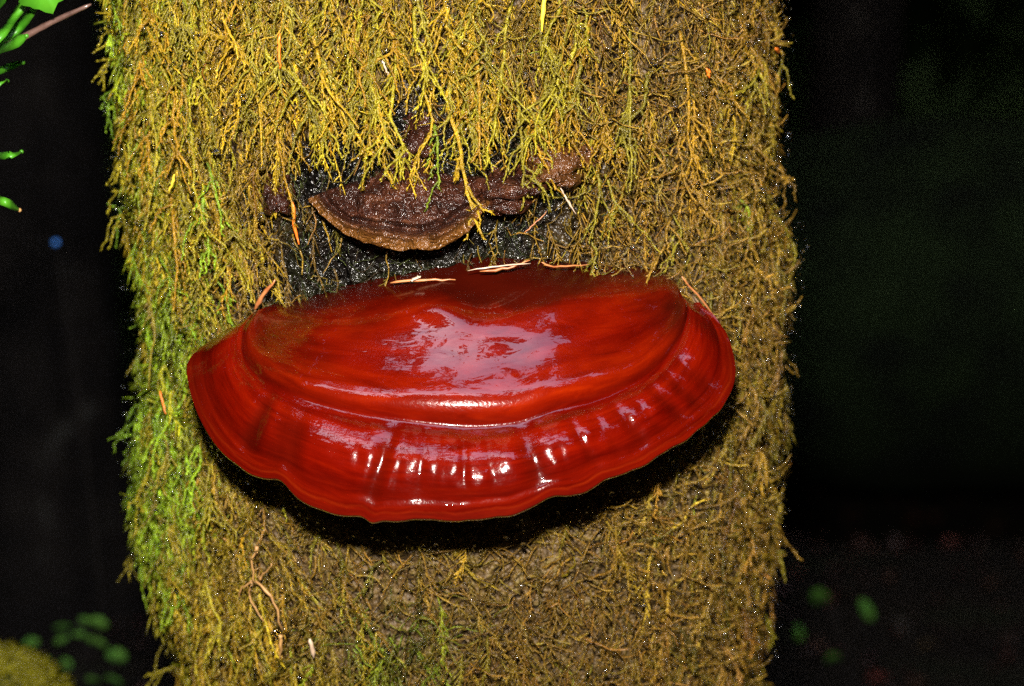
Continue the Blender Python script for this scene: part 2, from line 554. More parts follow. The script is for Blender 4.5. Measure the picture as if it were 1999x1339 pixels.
def place(templates, ph, z, psi, lift, size, cols, name, shade=None):
    """bake one plant template per spot into a single mesh (x along the trunk's girth, y out of the bark, z up)"""
    P = surf(ph, z, lift)
    nr = np.stack([np.sin(ph), -np.cos(ph), 0 * ph], -1); tg = np.stack([np.cos(ph), np.sin(ph), 0 * ph], -1); up = np.array([0, 0, 1.0])
    ct, st = np.cos(psi)[:, None], np.sin(psi)[:, None]
    ax = tg * ct + up * st; az = up * ct - tg * st
    V = []; T = []; C = []; off = 0
    which = rng.integers(0, len(templates), len(ph))
    for k, (tv, tt, tc) in enumerate(templates):
        m = np.nonzero(which == k)[0]
        if not len(m):
            continue
        s = size[m][:, None, None]
        v = P[m][:, None, :] + s * (tv[None, :, 0:1] * ax[m][:, None, :] + tv[None, :, 1:2] * nr[m][:, None, :] + tv[None, :, 2:3] * az[m][:, None, :])
        t = tt[None] + (np.arange(len(m)) * len(tv))[:, None, None] + off
        c = cols[m][:, None, :] * tc[None]
        V.append(v.reshape(-1, 3)); T.append(t.reshape(-1, 3)); C.append(c.reshape(-1, 3)); off += len(m) * len(tv)
    return make_mesh(name, np.concatenate(V), np.concatenate(T), {'Col': np.concatenate(C)})


def spike(p, d, L, w, bend=None):
    """a slim pointed leaflet: 3-sided, closed at the tip"""
    d = np.asarray(d, float); d = d / np.linalg.norm(d)
    a = np.cross(d, [0.3, 0.5, 0.81]); a /= np.linalg.norm(a); b = np.cross(d, a)
    mid = p + d * L * 0.45 + (bend * L * 0.1 if bend is not None else 0)
    tip = p + d * L + (bend * L * 0.35 if bend is not None else 0)
    V = [p + a * w * .6, p - a * w * .3 + b * w * .5, p - a * w * .3 - b * w * .5, mid + a * w, mid - a * w * .5 + b * w * .86, mid - a * w * .5 - b * w * .86, tip]
    T = [(0, 1, 4), (0, 4, 3), (1, 2, 5), (1, 5, 4), (2, 0, 3), (2, 3, 5), (3, 4, 6), (4, 5, 6), (5, 3, 6)]
    return np.array(V), np.array(T)


def t_frond(rs, L, nb, out, bl, fat=1.0):
    """a feather-moss frond: a drooping stem with side branchlets"""
    mb = MB(); r = np.random.default_rng(rs)
    n = 6
    u = np.linspace(0, 1, n)
    w = np.cumsum(r.normal(0, 0.12, n)) * L * 0.35
    pts = np.stack([w, out * np.sin(u * 2.4) + r.normal(0, .0008, n), -L * u**1.1 + out * 0.4 * np.sin(u * 3)], -1)
    v, t = tube(pts, np.linspace(.00085, .0004, n) * fat, 3)
    mb.add(v, t, np.repeat(np.linspace(.65, 1.05, n), 3)[:, None] * np.ones(3))
    for k in range(nb):
        f = 0.1 + 0.88 * (k + r.uniform(-.3, .3)) / nb
        p = np.array([np.interp(f, u, pts[:, j]) for j in range(3)])
        sd = 1 if k % 2 else -1
        dr = np.array([sd * r.uniform(.2, .9), r.uniform(-.1, .65), r.uniform(-1.3, -.35)])
        v, t = spike(p, dr, bl * (1.15 - .6 * f) * math.exp(r.normal(-.1, .45)), .00052 * fat, np.array([0, 0, -1.0]))
        mb.add(v, t, np.ones(3) * (0.8 + 0.45 * f))
    return np.concatenate(mb.v), np.concatenate(mb.t), np.concatenate(mb.c)


def t_fibre(rs, L, rad):
    r = np.random.default_rng(rs); n = 6
    dirs = np.cumsum(r.normal(0, .5, (n, 3)), 0) + np.array([0, 0, -1.0]) + np.array([0, .5, 0]) * np.cos(np.linspace(0, 3.1, n))[:, None]
    dirs /= np.linalg.norm(dirs, axis=1, keepdims=True)
    pts = np.cumsum(dirs, 0) * L / n
    pts -= pts[0]; pts[:, 1] = np.abs(pts[:, 1]) * .7
    v, t = tube(pts, np.linspace(rad, rad * .45, n), 3, False)
    return v, t, np.repeat(np.linspace(.75, 1.15, n), 3)[:, None] * np.ones(3)


FR_HANG = [t_frond(100 + k, .030 + .006 * (k % 5), 22, .0045, .0056, .82) for k in range(18)]
FR_BUSH = [t_frond(200 + k, .022 + .005 * (k % 4), 20, .011, .0070, .9) for k in range(14)]
FIB = [t_fibre(300 + k, .017 + .003 * (k % 6), .00030 + .00013 * (k % 4)) for k in range(28)]

def clump(px, py):
    """0 in the gaps between moss cushions, 1 on top of them"""
    return np.clip(.5 + 1.1 * fnoise(px / 42.0, py / 64.0, 61, 3), 0, 1)


# dense under-layer of fine curled stems
ph_, z_ = scatter(46000)
px_, py_ = proj(surf(ph_, z_, .006))
cl_ = clump(px_, py_)
keep = rng.random(len(ph_)) < (1 - 0.93 * bare(px_, py_)) * (.35 + .9 * cl_)
ph_, z_, px_, py_, cl_ = ph_[keep], z_[keep], px_[keep], py_[keep], cl_[keep]
me = place(FIB, ph_, z_, rng.normal(0, .75, len(ph_)), rng.uniform(-.001, .004, len(ph_)) + .008 * cl_, rng.uniform(.7, 1.25, len(ph_)), moss_colour(px_, py_, 1, .6 * sstep(300, 480, px_)), 'moss_underlayer')
link('moss_underlayer', me, MOSS, tree, kind='stuff')

ph_, z_ = scatter(16000, 1.02, 1.32, 1.0)
px_, py_ = proj(surf(ph_, z_, .003))
keep = rng.random(len(ph_)) < bare(px_, py_) * (.25 + .75 * (fnoise(px_ / 30, py_ / 50, 91, 3) > 0))
ph_, z_, px_, py_ = ph_[keep], z_[keep], px_[keep], py_[keep]
cc = np.where(rng.random(len(ph_))[:, None] < .4, np.array([.035, .045, .010]), np.array([.030, .020, .010])) * np.exp(rng.normal(0, .5, (len(ph_), 1)))
me = place(FIB, ph_, z_, rng.normal(0, .5, len(ph_)), rng.uniform(-.002, .003, len(ph_)), rng.uniform(.35, .8, len(ph_)), cc, 'dark_fuzz')
link('dark_fuzz', me, MOSS, tree, kind='stuff')

# feathery fronds over it
ph_, z_ = scatter(9000)
px_, py_ = proj(surf(ph_, z_, .008))
dens = (0.16 + 0.8 * (1 - sstep(420, 640, py_)) * (1 - sstep(1050, 1300, px_)) + 0.75 * (1 - sstep(420, 640, px_)) + 0.25 * sstep(1050, 1200, py_)) * (1 - 0.93 * bare(px_, py_))
cl_ = clump(px_, py_)
keep = rng.random(len(ph_)) < dens * (.45 + .8 * cl_)
ph_, z_, px_, py_, cl_ = ph_[keep], z_[keep], px_[keep], py_[keep], cl_[keep]
me = place(FR_HANG, ph_, z_, rng.normal(0, 1, len(ph_)) * np.where(py_ < 480, .26, .42), rng.uniform(.001, .006, len(ph_)) + .007 * cl_, rng.uniform(.6, 1.2, len(ph_)), moss_colour(px_, py_, 2) * 1.12, 'moss_fronds')
link('moss_fronds', me, MOSS, tree, kind='stuff')

# bushy shoots standing off the flanks of the trunk
ph_ = np.concatenate([rng.uniform(-1.9, -0.95, 1500), rng.uniform(1.0, 1.9, 500)]); z_ = rng.uniform(.76, 1.46, len(ph_))
px_, py_ = proj(surf(ph_, z_, .008))
me = place(FR_BUSH, ph_, z_, rng.normal(0, .55, len(ph_)), rng.uniform(.002, .008, len(ph_)), rng.uniform(.6, 1.25, len(ph_)), moss_colour(px_, py_, 3), 'moss_side_shoots')
link('moss_side_shoots', me, MOSS, tree, kind='stuff')


def strand(path, thick, colr, seed, nbr=4, parent=tree):
    """one long rope-like moss strand, leafy all along, with a few side branches"""
    r = np.random.default_rng(seed); mb = MB()

    def rope(P, th, tone):
        P = catmull(P, max(8, len(P) * 4))
        jit = np.cumsum(r.normal(0, .00055, P.shape), 0); jit -= np.linspace(0, 1, len(P))[:, None] * jit[-1]
        P = P + jit * np.array([1, .5, .6])
        seg = np.linalg.norm(np.diff(P, axis=0), axis=1); cum = np.concatenate([[0], np.cumsum(seg)]); L = cum[-1]
        u = cum / L
        rad = th * (0.62 - .36 * u**1.5)
        v, t = tube(P, rad, 4)
        mb.add(v, t, np.repeat(tone * (0.75 + .35 * u), 4)[:, None] * colr)
        nl = int(L / .00042)
        for k in range(nl):
            f = (k + .5) / nl
            i = min(np.searchsorted(u, f), len(P) - 1); q = np.array([np.interp(f, u, P[:, j]) for j in range(3)])
            tan = P[i] - P[i - 1] if i else P[1] - P[0]; tan = tan / (np.linalg.norm(tan) + 1e-9)
            sd = r.normal(0, 1, 3); sd -= tan * (sd @ tan); sd /= np.linalg.norm(sd)
            ll = .0013 * math.exp(r.normal(.25, .45)) * (th / .0013)**.5 * (1.1 - .4 * f)
            dd = tan * .8 + sd * r.uniform(.3, 1.1)
            dd /= np.linalg.norm(dd)
            wv = np.cross(dd, sd); wv /= np.linalg.norm(wv) + 1e-9; wv *= .00042
            m = q + dd * ll * .45
            mb.add([q - wv * .4, m - wv, q + dd * ll, m + wv, ], [(0, 1, 2), (0, 2, 3)], colr * tone * (0.8 + .4 * f) * r.uniform(.75, 1.3))
        return P

    M = rope(path, thick, 1.0)
    for b in range(nbr):
        i = r.integers(1, len(M) - 3)
        L = r.uniform(.007, .022)
        s = 1 if r.random() < .5 else -1
        q = M[i]
        w_ = r.uniform(.12, .75)
        pts = [q, q + np.array([s * L * w_ * .6, -r.uniform(0, .15) * L, -L * r.uniform(.35, .6)]), q + np.array([s * L * w_ * r.uniform(.7, 1.3), -r.uniform(-.1, .15) * L, -L * r.uniform(.9, 1.2)])]
        rope(np.array(pts), thick * .62, r.uniform(.85, 1.15))
    me = mb.mesh('moss_strand')
    link('moss_strand', me, MOSS, parent)


def pix_strand(pts, thick, colr, seed, nbr=4, o0=.010, o1=.028):
    """a strand hung in front of the bark along the given places on the trunk"""
    P = [on_trunk(x, y, o0 + (o1 - o0) * k / max(1, len(pts) - 1)) for k, (x, y) in enumerate(pts)]
    strand(np.array(P), thick, np.asarray(colr), seed, nbr)


YG = np.array([0.34, 0.29, 0.014]); YL = C_YEL * 1.15; YO = np.array([0.36, 0.205, 0.010]); OL = np.array([0.25, 0.21, 0.016])
HERO = [
    ([(770, 40), (775, 140), (765, 230), (780, 290), (782, 350)], .0013, YG, 5), ([(815, 60), (828, 180), (842, 260), (800, 340), (812, 385)], .0010, YL, 4),
    ([(872, 0), (885, 110), (880, 210), (905, 300), (912, 380), (945, 468)], .0017, YL, 6), ([(900, 20), (930, 150), (930, 260), (940, 330)], .0012, YO, 6),
    ([(1000, 0), (985, 110), (975, 220), (960, 280), (945, 330)], .0011, YG, 4), ([(1010, 140), (1010, 230), (1018, 320), (1018, 410)], .0011, OL, 3),
    ([(1130, 30), (1122, 110), (1085, 210), (1040, 270), (1020, 330)], .0009, YG, 4), ([(1060, 80), (1090, 150), (1050, 230), (1045, 300)], .0010, YG, 4),
    ([(560, 160), (540, 250), (552, 330), (575, 440)], .0009, YO, 3), ([(435, 40), (470, 130), (508, 210), (512, 320)], .0012, YL, 4),
    ([(360, 180), (372, 260), (380, 350), (400, 430), (440, 480)], .0011, YG, 4), ([(395, 280), (420, 380), (460, 450), (500, 490)], .0010, OL, 3),
    ([(690, 90), (720, 180), (750, 260), (740, 320)], .0012, YG, 5), ([(640, 120), (665, 210), (710, 280), (725, 300)], .0011, YL, 5),
    ([(500, 0), (515, 90), (580, 150), (610, 200)], .0012, YG, 4), ([(600, 0), (625, 90), (640, 160), (700, 250)], .0012, YL, 4),
    ([(740, 0), (760, 90), (700, 130), (712, 210)], .0011, YO, 5), ([(1230, 60), (1235, 160), (1228, 260), (1230, 370)], .0010, OL, 5),
    ([(1330, 60), (1350, 180), (1352, 280), (1340, 350)], .0011, YO, 4), ([(1165, 320), (1170, 400), (1150, 470)], .0009, OL, 3), ([(1180, 340), (1215, 400), (1240, 440)], .0009, OL, 2),
    ([(840, 230), (850, 290), (852, 330), (858, 370)], .0009, np.array([.20, .27, .012]), 1), ([(300, 60), (290, 180), (300, 300), (290, 420)], .0011, YG, 5),
    ([(290, 420), (285, 520), (300, 640), (290, 760)], .0011, OL, 4), ([(430, 470), (470, 530), (490, 590)], .0010, YG, 2), ([(330, 330), (345, 460), (340, 600)], .0011, YO, 4),
]
for k, (p, th, c, nb) in enumerate(HERO):
    pix_strand(p, th * 1.45, c, 500 + k, nb + 3)

# further hanging strands on the upper trunk and down the flanks
for k in range(150):
    if k < 95:
        x = random.uniform(250, 1180); y = random.uniform(-70, 230)
        if bare(np.array([x]), np.array([y]))[0] > .6:
            continue
        L = random.uniform(60, 170); c = random.choice([YG, YL, YL, YO, OL])
    elif k < 120:
        x = random.uniform(1150, 1480); y = random.uniform(-60, 600); L = random.uniform(60, 150); c = random.choice([OL, C_BRN * 1.2, YO * .8])
    else:
        x = random.uniform(290, 420); y = random.uniform(250, 1150); L = random.uniform(70, 160); c = random.choice([YG, OL, C_GRN * 1.3])
    dx = random.gauss(0, 22)
    pts = [(x, y), (x + dx * .3 + random.gauss(0, 8), y + L * .4), (x + dx + random.gauss(0, 10), y + L * .75), (x + dx * 1.4, y + L)]
    pix_strand(pts, random.uniform(.0009, .0018), c * random.uniform(.75, 1.15), 700 + k, random.randint(3, 7), .013, random.uniform(.017, .027))

def fringe(pts, thick, c, seed, nbr=3):
    strand(np.array([at(x, y, -.03 + .004 * k) for k, (x, y) in enumerate(pts)]), thick, np.asarray(c), seed, nbr)


GF = np.array([.15, .27, .014])
for k, (pts, c) in enumerate([([(245, 20), (205, 40), (182, 92)], YG), ([(240, 50), (200, 90), (175, 102)], YG), ([(245, 90), (205, 120), (172, 160)], YG), ([(245, 100), (215, 112), (185, 118)], YG),
        ([(240, 170), (212, 180), (188, 192)], GF), ([(236, 180), (205, 195), (188, 212)], GF), ([(245, 190), (228, 235), (232, 270)], OL), ([(260, 270), (225, 320), (240, 375)], YG), ([(262, 360), (232, 378), (215, 372)], YG),
        ([(262, 385), (232, 405), (204, 398)], GF), ([(262, 395), (235, 425), (245, 455)], YG), ([(282, 590), (250, 600)], GF), ([(275, 640), (270, 700), (290, 740)], OL), ([(290, 780), (255, 800), (240, 830)], GF),
        ([(300, 790), (250, 830), (226, 850)], GF), ([(290, 830), (250, 850), (222, 858)], GF), ([(295, 840), (255, 885), (232, 905)], GF), ([(290, 860), (262, 920), (242, 985)], GF), ([(280, 920), (258, 1000), (256, 1060)], GF),
        ([(300, 1000), (285, 1090), (292, 1150)], GF), ([(310, 1000), (300, 1100), (305, 1160)], GF), ([(345, 1135), (318, 1155), (292, 1176)], YG), ([(360, 1280), (320, 1305), (275, 1320)], YG), ([(345, 1235), (330, 1260), (348, 1285)], OL),
        ([(1500, 40), (1530, 90), (1520, 170)], OL), ([(1505, 330), (1535, 345), (1555, 350)], C_BRN), ([(1520, 420), (1560, 490), (1545, 560)], OL), ([(1500, 960), (1522, 1030), (1520, 1080)], C_BRN * 1.3), ([(1490, 1060), (1515, 1072), (1535, 1078)], OL),
        ([(1490, 1180), (1510, 1225), (1520, 1245)], YG * .7), ([(1510, 640), (1532, 700), (1528, 770)], C_BRN), ([(1495, 1000), (1515, 990), (1520, 960)], OL)]):
    pts = [(x + (8 if x < 800 else -6), y) for x, y in pts]
    if len(pts) == 2:
        pts = [pts[0], ((pts[0][0] + pts[1][0]) / 2, (pts[0][1] + pts[1][1]) / 2 - 4), pts[1]]
    fringe(pts, .0010, c, 900 + k, 3)

# dew: countless small water drops on the moss
def ico():
    t = (1 + 5**.5) / 2
    v = np.array([(-1, t, 0), (1, t, 0), (-1, -t, 0), (1, -t, 0), (0, -1, t), (0, 1, t), (0, -1, -t), (0, 1, -t), (t, 0, -1), (t, 0, 1), (-t, 0, -1), (-t, 0, 1)], float)
    v /= np.linalg.norm(v[0])
    f = [(0, 11, 5), (0, 5, 1), (0, 1, 7), (0, 7, 10), (0, 10, 11), (1, 5, 9), (5, 11, 4), (11, 10, 2), (10, 7, 6), (7, 1, 8), (3, 9, 4), (3, 4, 2), (3, 2, 6), (3, 6, 8), (3, 8, 9), (4, 9, 5), (2, 4, 11), (6, 2, 10), (8, 6, 7), (9, 8, 1)]
    vs = [tuple(a) for a in v]; out = []; cache = {}
    def mid(a, b):
        k = (min(a, b), max(a, b))
        if k not in cache:
            m = (np.array(vs[a]) + np.array(vs[b])) / 2; vs.append(tuple(m / np.linalg.norm(m))); cache[k] = len(vs) - 1
        return cache[k]
    for a, b, c in f:
        ab, bc, ca = mid(a, b), mid(b, c), mid(c, a); out += [(a, ab, ca), (b, bc, ab), (c, ca, bc), (ab, bc, ca)]
    return np.array(vs), np.array(out)


IV, IT = ico()
nD = 5200
ph_, z_ = scatter(nD, .84, 1.40, 1.5)
px_, py_ = proj(surf(ph_, z_, .01))
bz = bare(px_, py_)
ok_ = rng.random(nD) > .65 * bz
ph_, z_, bz = ph_[ok_], z_[ok_], bz[ok_]; nD = len(ph_)
P = surf(ph_, z_, np.where(rng.random(nD) < bz, rng.uniform(.003, .008, nD), rng.uniform(.013, .027, nD)))
pole = np.stack([rng.normal(0, .34, nD), np.full(nD, -1.0), rng.normal(.42, .34, nD)], -1); pole /= np.linalg.norm(pole, axis=1, keepdims=True)
e1_ = np.cross(pole, [0.2, 0.1, 1.0]); e1_ /= np.linalg.norm(e1_, axis=1, keepdims=True); e2_ = np.cross(pole, e1_)
ra_ = np.exp(rng.normal(math.log(.00072), .35, nD))[:, None, None]
V = P[:, None, :] + ra_ * (IV[None, :, 0:1] * e1_[:, None, :] + IV[None, :, 1:2] * e2_[:, None, :] * .9 + IV[None, :, 2:3] * pole[:, None, :] * .24)
T = IT[None] + (np.arange(nD) * len(IV))[:, None, None]
me = make_mesh('dew_drops', V.reshape(-1, 3), T.reshape(-1, 3))
link('dew_drops', me, WATER, tree, kind='stuff')

# ------------------------------------------------------------------ the red lacquered bracket fungus
ST = [  # fan stations: attachment (px,py) | ridge (px,py,y) | rim (px,py,y)
    (560, 597, 500, 607, -.168, 440, 645, -.158), (570, 594, 477, 640, -.184, 373, 695, -.180), (585, 592, 472, 685, -.198, 367, 745, -.195),
    (600, 589, 490, 722, -.213, 393, 825, -.214), (625, 583, 525, 752, -.228, 447, 897, -.237), (660, 574, 585, 782, -.243, 545, 955, -.260),
    (720, 560, 690, 812, -.252, 640, 996, -.274), (790, 548, 780, 826, -.257, 725, 1015, -.283), (870, 525, 860, 836, -.259, 850, 1013, -.286),
    (950, 516, 930, 840, -.259, 950, 1011, -.286), (1020, 517, 1010, 832, -.257, 1060, 982, -.281), (1080, 520, 1080, 808, -.252, 1150, 950, -.272),
    (1140, 526, 1160, 788, -.243, 1250, 912, -.258), (1190, 534, 1240, 752, -.229, 1340, 860, -.239), (1220, 540, 1295, 708, -.213, 1405, 805, -.216),
    (1240, 545, 1330, 655, -.197, 1436, 730, -.194), (1250, 550, 1342, 605, -.181, 1416, 652, -.172), (1255, 552, 1328, 575, -.168, 1366, 598, -.156)]
ST = np.array(ST, float)
ST[:, 1] -= np.array([8, 8, 9, 10, 12, 14, 16, 18, 20, 20, 20, 20, 20, 22, 24, 22, 14, 6])
ST[:, 0] += np.array([-14, -12, -8, -4, 0, 0, 0, 0, 0, 0, 0, 4, 10, 22, 40, 54, 62, 66])
ST[:, 7] = ST[:, 4] + (ST[:, 7] - ST[:, 4]) * .78
NT = 760
th = np.linspace(0, 1, NT)
SK = catmull(ST, NT)
G1 = spline([(0, 0), (.10, .26), (.20, .45), (.30, .56), (.41, .64), (.57, .75), (.72, .862), (.80, .92), (.87, .955), (.93, .968), (.97, .972), (1, 1.0)], np.linspace(0, 1, 130))[:, 0]
n2s = 130
G2 = spline([(0, 0), (.05, .11), (.13, .28), (.27, .57), (.385, .75), (.55, .90), (.71, .965), (.77, .965), (.85, 1.01), (.93, 1.02), (1, .99)], np.linspace(0, 1, n2s))[:, 0]
sv1 = np.linspace(0, 1, 130); sv2 = np.linspace(0, 1, n2s)


rowsV = []; zoneA = []; fanA = []; darkA = []
fan_px = SK[:, 5]
yA = on_trunk(SK[:, 0], SK[:, 1])[:, 1] + .006
wave = fnoise(th * 9, th * 0, 41, 3)
ends = (1 - sstep(.10, .40, th)) + sstep(.62, .90, th)
for s, g in zip(sv1, G1):
    px = SK[:, 0] * (1 - s) + SK[:, 2] * s; py = SK[:, 1] * (1 - s) + SK[:, 3] * s
    Y = yA * (1 - g) + SK[:, 4] * g
    # broad swells of the cap and a hollow beside the attachment
    Y = Y - .0008 * fnoise(px / 120, py / 60, 8, 2) * math.sin(math.pi * s)
    Y = Y + .012 * np.exp(-((px - 930) / 90)**2 - ((py - 565) / 38)**2) - .006 * np.exp(-((px - 850) / 60)**2 - ((py - 585) / 30)**2)
    Y = Y - .0012 * np.sin(s * 26 + 1.5 * wave) * math.sin(math.pi * s)**.5 * sstep(.35, .6, s) * .10
    Y = Y + (.0014 + .0022 * ends) * math.exp(-((s - 1) / .05)**2)
    rowsV.append(at_v(px, py, Y)); zoneA.append(np.full(NT, s)); fanA.append(th)
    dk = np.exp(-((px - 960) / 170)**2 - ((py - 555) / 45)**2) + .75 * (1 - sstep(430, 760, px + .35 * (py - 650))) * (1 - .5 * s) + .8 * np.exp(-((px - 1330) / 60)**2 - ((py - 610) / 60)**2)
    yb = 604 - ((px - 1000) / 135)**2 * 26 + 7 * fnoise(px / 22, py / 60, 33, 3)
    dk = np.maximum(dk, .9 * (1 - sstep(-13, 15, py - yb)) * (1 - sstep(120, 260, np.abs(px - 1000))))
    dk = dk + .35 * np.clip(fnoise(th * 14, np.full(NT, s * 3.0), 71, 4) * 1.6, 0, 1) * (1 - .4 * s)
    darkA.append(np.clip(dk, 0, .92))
GROOVES = [(462, 16, .0040), (530, 26, .0030), (556, 12, .0018), (712, 15, .0030), (752, 5, .0007), (806, 7, .0009), (846, 5, .0005), (912, 9, .0010), (972, 6, .0006),
           (1065, 20, .0022), (1128, 6, .0005), (1180, 8, .0016), (1232, 8, .0008), (1282, 9, .0016), (1318, 8, .0010), (1360, 10, .0024), (1395, 8, .0022), (1420, 8, .0022)]
mid_px = SK[:, 2] * .45 + SK[:, 5] * .55
pleat = np.zeros(NT)
for gxp, wd, dp in GROOVES:
    pleat += dp * np.exp(-((SK[:, 5] - gxp) / (wd * 1.25))**2) * (1.0)
pleat[:NT // 6] *= 1.0
pleat += .0016 * fnoise(th * 17, th * 0 + 3, 5, 3)
rim_dy = sum(a * np.exp(-((SK[:, 5] - c) / w)**2) for c, a, w in ((470, 5, 25), (545, -13, 20), (600, 5, 25), (690, -6, 22), (724, 9, 12), (770, 2, 25), (880, 4, 40), (1000, 6, 24), (1085, -6, 24), (1140, 4, 18),
                                                                 (1195, -3, 22), (1260, 2, 20), (1305, -3, 18), (1350, 2, 16), (1385, -3, 14)))
for s, g in zip(sv2[1:], G2[1:]):
    px = SK[:, 2] * (1 - s) + SK[:, 5] * s; py = SK[:, 3] * (1 - s) + SK[:, 6] * s
    env = math.sin(math.pi * min(1, s * 1.02))**.7 * (1 - .6 * sstep(.62, .9, s))
    Y = SK[:, 4] * (1 - g) + SK[:, 7] * g + pleat * env
    Y = Y - .0010 * fnoise(px / 26, py / 50, 13, 2) * env
    py = py + 6.0 * fnoise(th * 13, th * 0 + 1.7, 6, 3) * sstep(.5, 1, s) - pleat * 1800 * sstep(.7, 1, s) + rim_dy * sstep(.45, 1, s)
    Y = Y + (.0014 + .0022 * ends) * math.exp(-(s / .08)**2) - .003 * ends * math.sin(math.pi * min(1, s * 1.3))**2 * (s < .77)
    rowsV.append(at_v(px, py, Y)); zoneA.append(np.full(NT, 1 + s)); fanA.append(th)
    darkA.append(np.clip(pleat / .004, 0, 1) * .6 * env + .45 * (1 - sstep(370, 470, px)) + .4 * sstep(1395, 1440, px))  # cap ends darkened in colour for flash falloff; pleat grooves darker too
VV = np.stack(rowsV, 0)                    # round off the crease between the two zones
for _ in range(9):
    VV[1:-1] = .25 * VV[:-2] + .5 * VV[1:-1] + .25 * VV[2:]
for _ in range(10):
    VV[:, 1:-1] = .25 * VV[:, :-2] + .5 * VV[:, 1:-1] + .25 * VV[:, 2:]
rowsV = list(VV)
split = len(rowsV) - int(n2s * .17)           # the paler growing margin starts here
capV = np.stack(rowsV[:split + 1], 0)
fungus = thing('red_shelf_fungus', tuple(at(900, 560, -.19)), 'large glossy red lacquered shelf fungus with ridged rim jutting from the mossy trunk', 'fungus')
nr_ = capV.shape[0]
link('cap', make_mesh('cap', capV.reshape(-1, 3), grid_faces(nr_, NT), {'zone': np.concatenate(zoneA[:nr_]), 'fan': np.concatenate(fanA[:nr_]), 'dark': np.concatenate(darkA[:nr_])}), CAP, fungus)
last = rowsV[-1]
mar = rowsV[split:]
lip = [last + np.array([0, .003, -.0022]), last + np.array([0, .009, -.0035])]
mar = np.stack(mar + lip, 0)
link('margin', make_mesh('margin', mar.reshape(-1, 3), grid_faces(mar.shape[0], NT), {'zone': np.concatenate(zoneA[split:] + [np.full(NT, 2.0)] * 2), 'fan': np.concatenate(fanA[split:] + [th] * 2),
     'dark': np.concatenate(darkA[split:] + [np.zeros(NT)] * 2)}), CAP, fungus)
inner = np.stack([SK[:, 0] * .0, yA, SK[:, 0] * 0], -1)
un = []
for f in np.linspace(0, 1, 12):
    b = lip[-1].copy()
    tx = rowsV[0]
    q = b * (1 - f) + np.stack([tx[:, 0] * .9 + b[:, 0] * .1, np.maximum(tx[:, 1], b[:, 1] + .02), b[:, 2] - .004 + .012 * math.sin(3 * f)], -1) * f
    q[:, 1] += 1e-5
    un.append(q)
un = np.stack(un, 0)
link('pore_surface', make_mesh('pore_surface', un.reshape(-1, 3), grid_faces(12, NT)), PORES, fungus)

# ------------------------------------------------------------------ old brown brackets above it
OS = np.array([  # attachment px,py | middle px,py,lift | rim px,py,lift
    (700, 350, 640, 368, .012, 602, 384, .016), (715, 340, 650, 392, .018, 618, 412, .024), (740, 328, 692, 415, .023, 660, 446, .031), (780, 300, 750, 425, .026, 720, 480, .036),
    (815, 262, 810, 430, .027, 790, 493, .039), (845, 300, 860, 425, .026, 848, 486, .037), (868, 332, 900, 405, .023, 905, 452, .031), (890, 345, 925, 388, .018, 940, 412, .023), (905, 345, 950, 372, .011, 968, 385, .012)], float)
NO = 150
OK_ = catmull(OS, NO)
OK_[:, 5] += 7 * fnoise(np.linspace(0, 9, NO), np.zeros(NO), 3, 3)
OK_[:, 6] += 9 * fnoise(np.linspace(0, 11, NO), np.zeros(NO) + 4, 5, 3)
OK_[:, 3] += 9 * fnoise(np.linspace(0, 8, NO), np.zeros(NO) + 2, 7, 3)
OK_[:, 7] += .004 * fnoise(np.linspace(0, 10, NO), np.zeros(NO) + 7, 9, 3)
old = thing('old_bracket_fungus', tuple(on_trunk(770, 400)), 'dark wet brown weathered bracket fungus with paler rim above the red one', 'fungus')


def old_rows(K, name, par, n1=40, n2=26):
    V = []; E = []
    seq = [(0, u) for u in np.linspace(0, 1, n1)] + [(1, u) for u in np.linspace(0, 1, n2)[1:]]
    for zn, u in seq:
        if zn == 0:
            px = K[:, 0] * (1 - u) + K[:, 2] * u; py = K[:, 1] * (1 - u) + K[:, 3] * u; lf = -.008 * (1 - u**.6) + K[:, 4] * u**.6
        else:
            px = K[:, 2] * (1 - u) + K[:, 5] * u; py = K[:, 3] * (1 - u) + K[:, 6] * u; e = math.sin(u * math.pi / 2)
            lf = K[:, 4] * (1 - e) + K[:, 7] * e - .010 * math.exp(-((u - .22) / .13)**2) + .003 * math.exp(-((u - .55) / .1)**2)
        lf = lf + .011 * fnoise(px / 34, py / 24, 19, 4) * (1 - .5 * u * zn)
        P = on_trunk(px, py, lf)
        V.append(P); E.append(np.full(len(K), (0 if zn == 0 else sstep(.3, .9, u) * .8)))
    last = V[-1]
    for k in range(1, 7):
        f = k / 6
        V.append(last + np.array([0, .040 * f, -.003 * math.sin(f * 3)])); E.append(np.full(len(K), .2))
    link(name, make_mesh(name, np.concatenate(V), grid_faces(len(V), len(K)), {'edge': np.concatenate(E)}), OLD, par)


old_rows(OK_, 'cap', old)


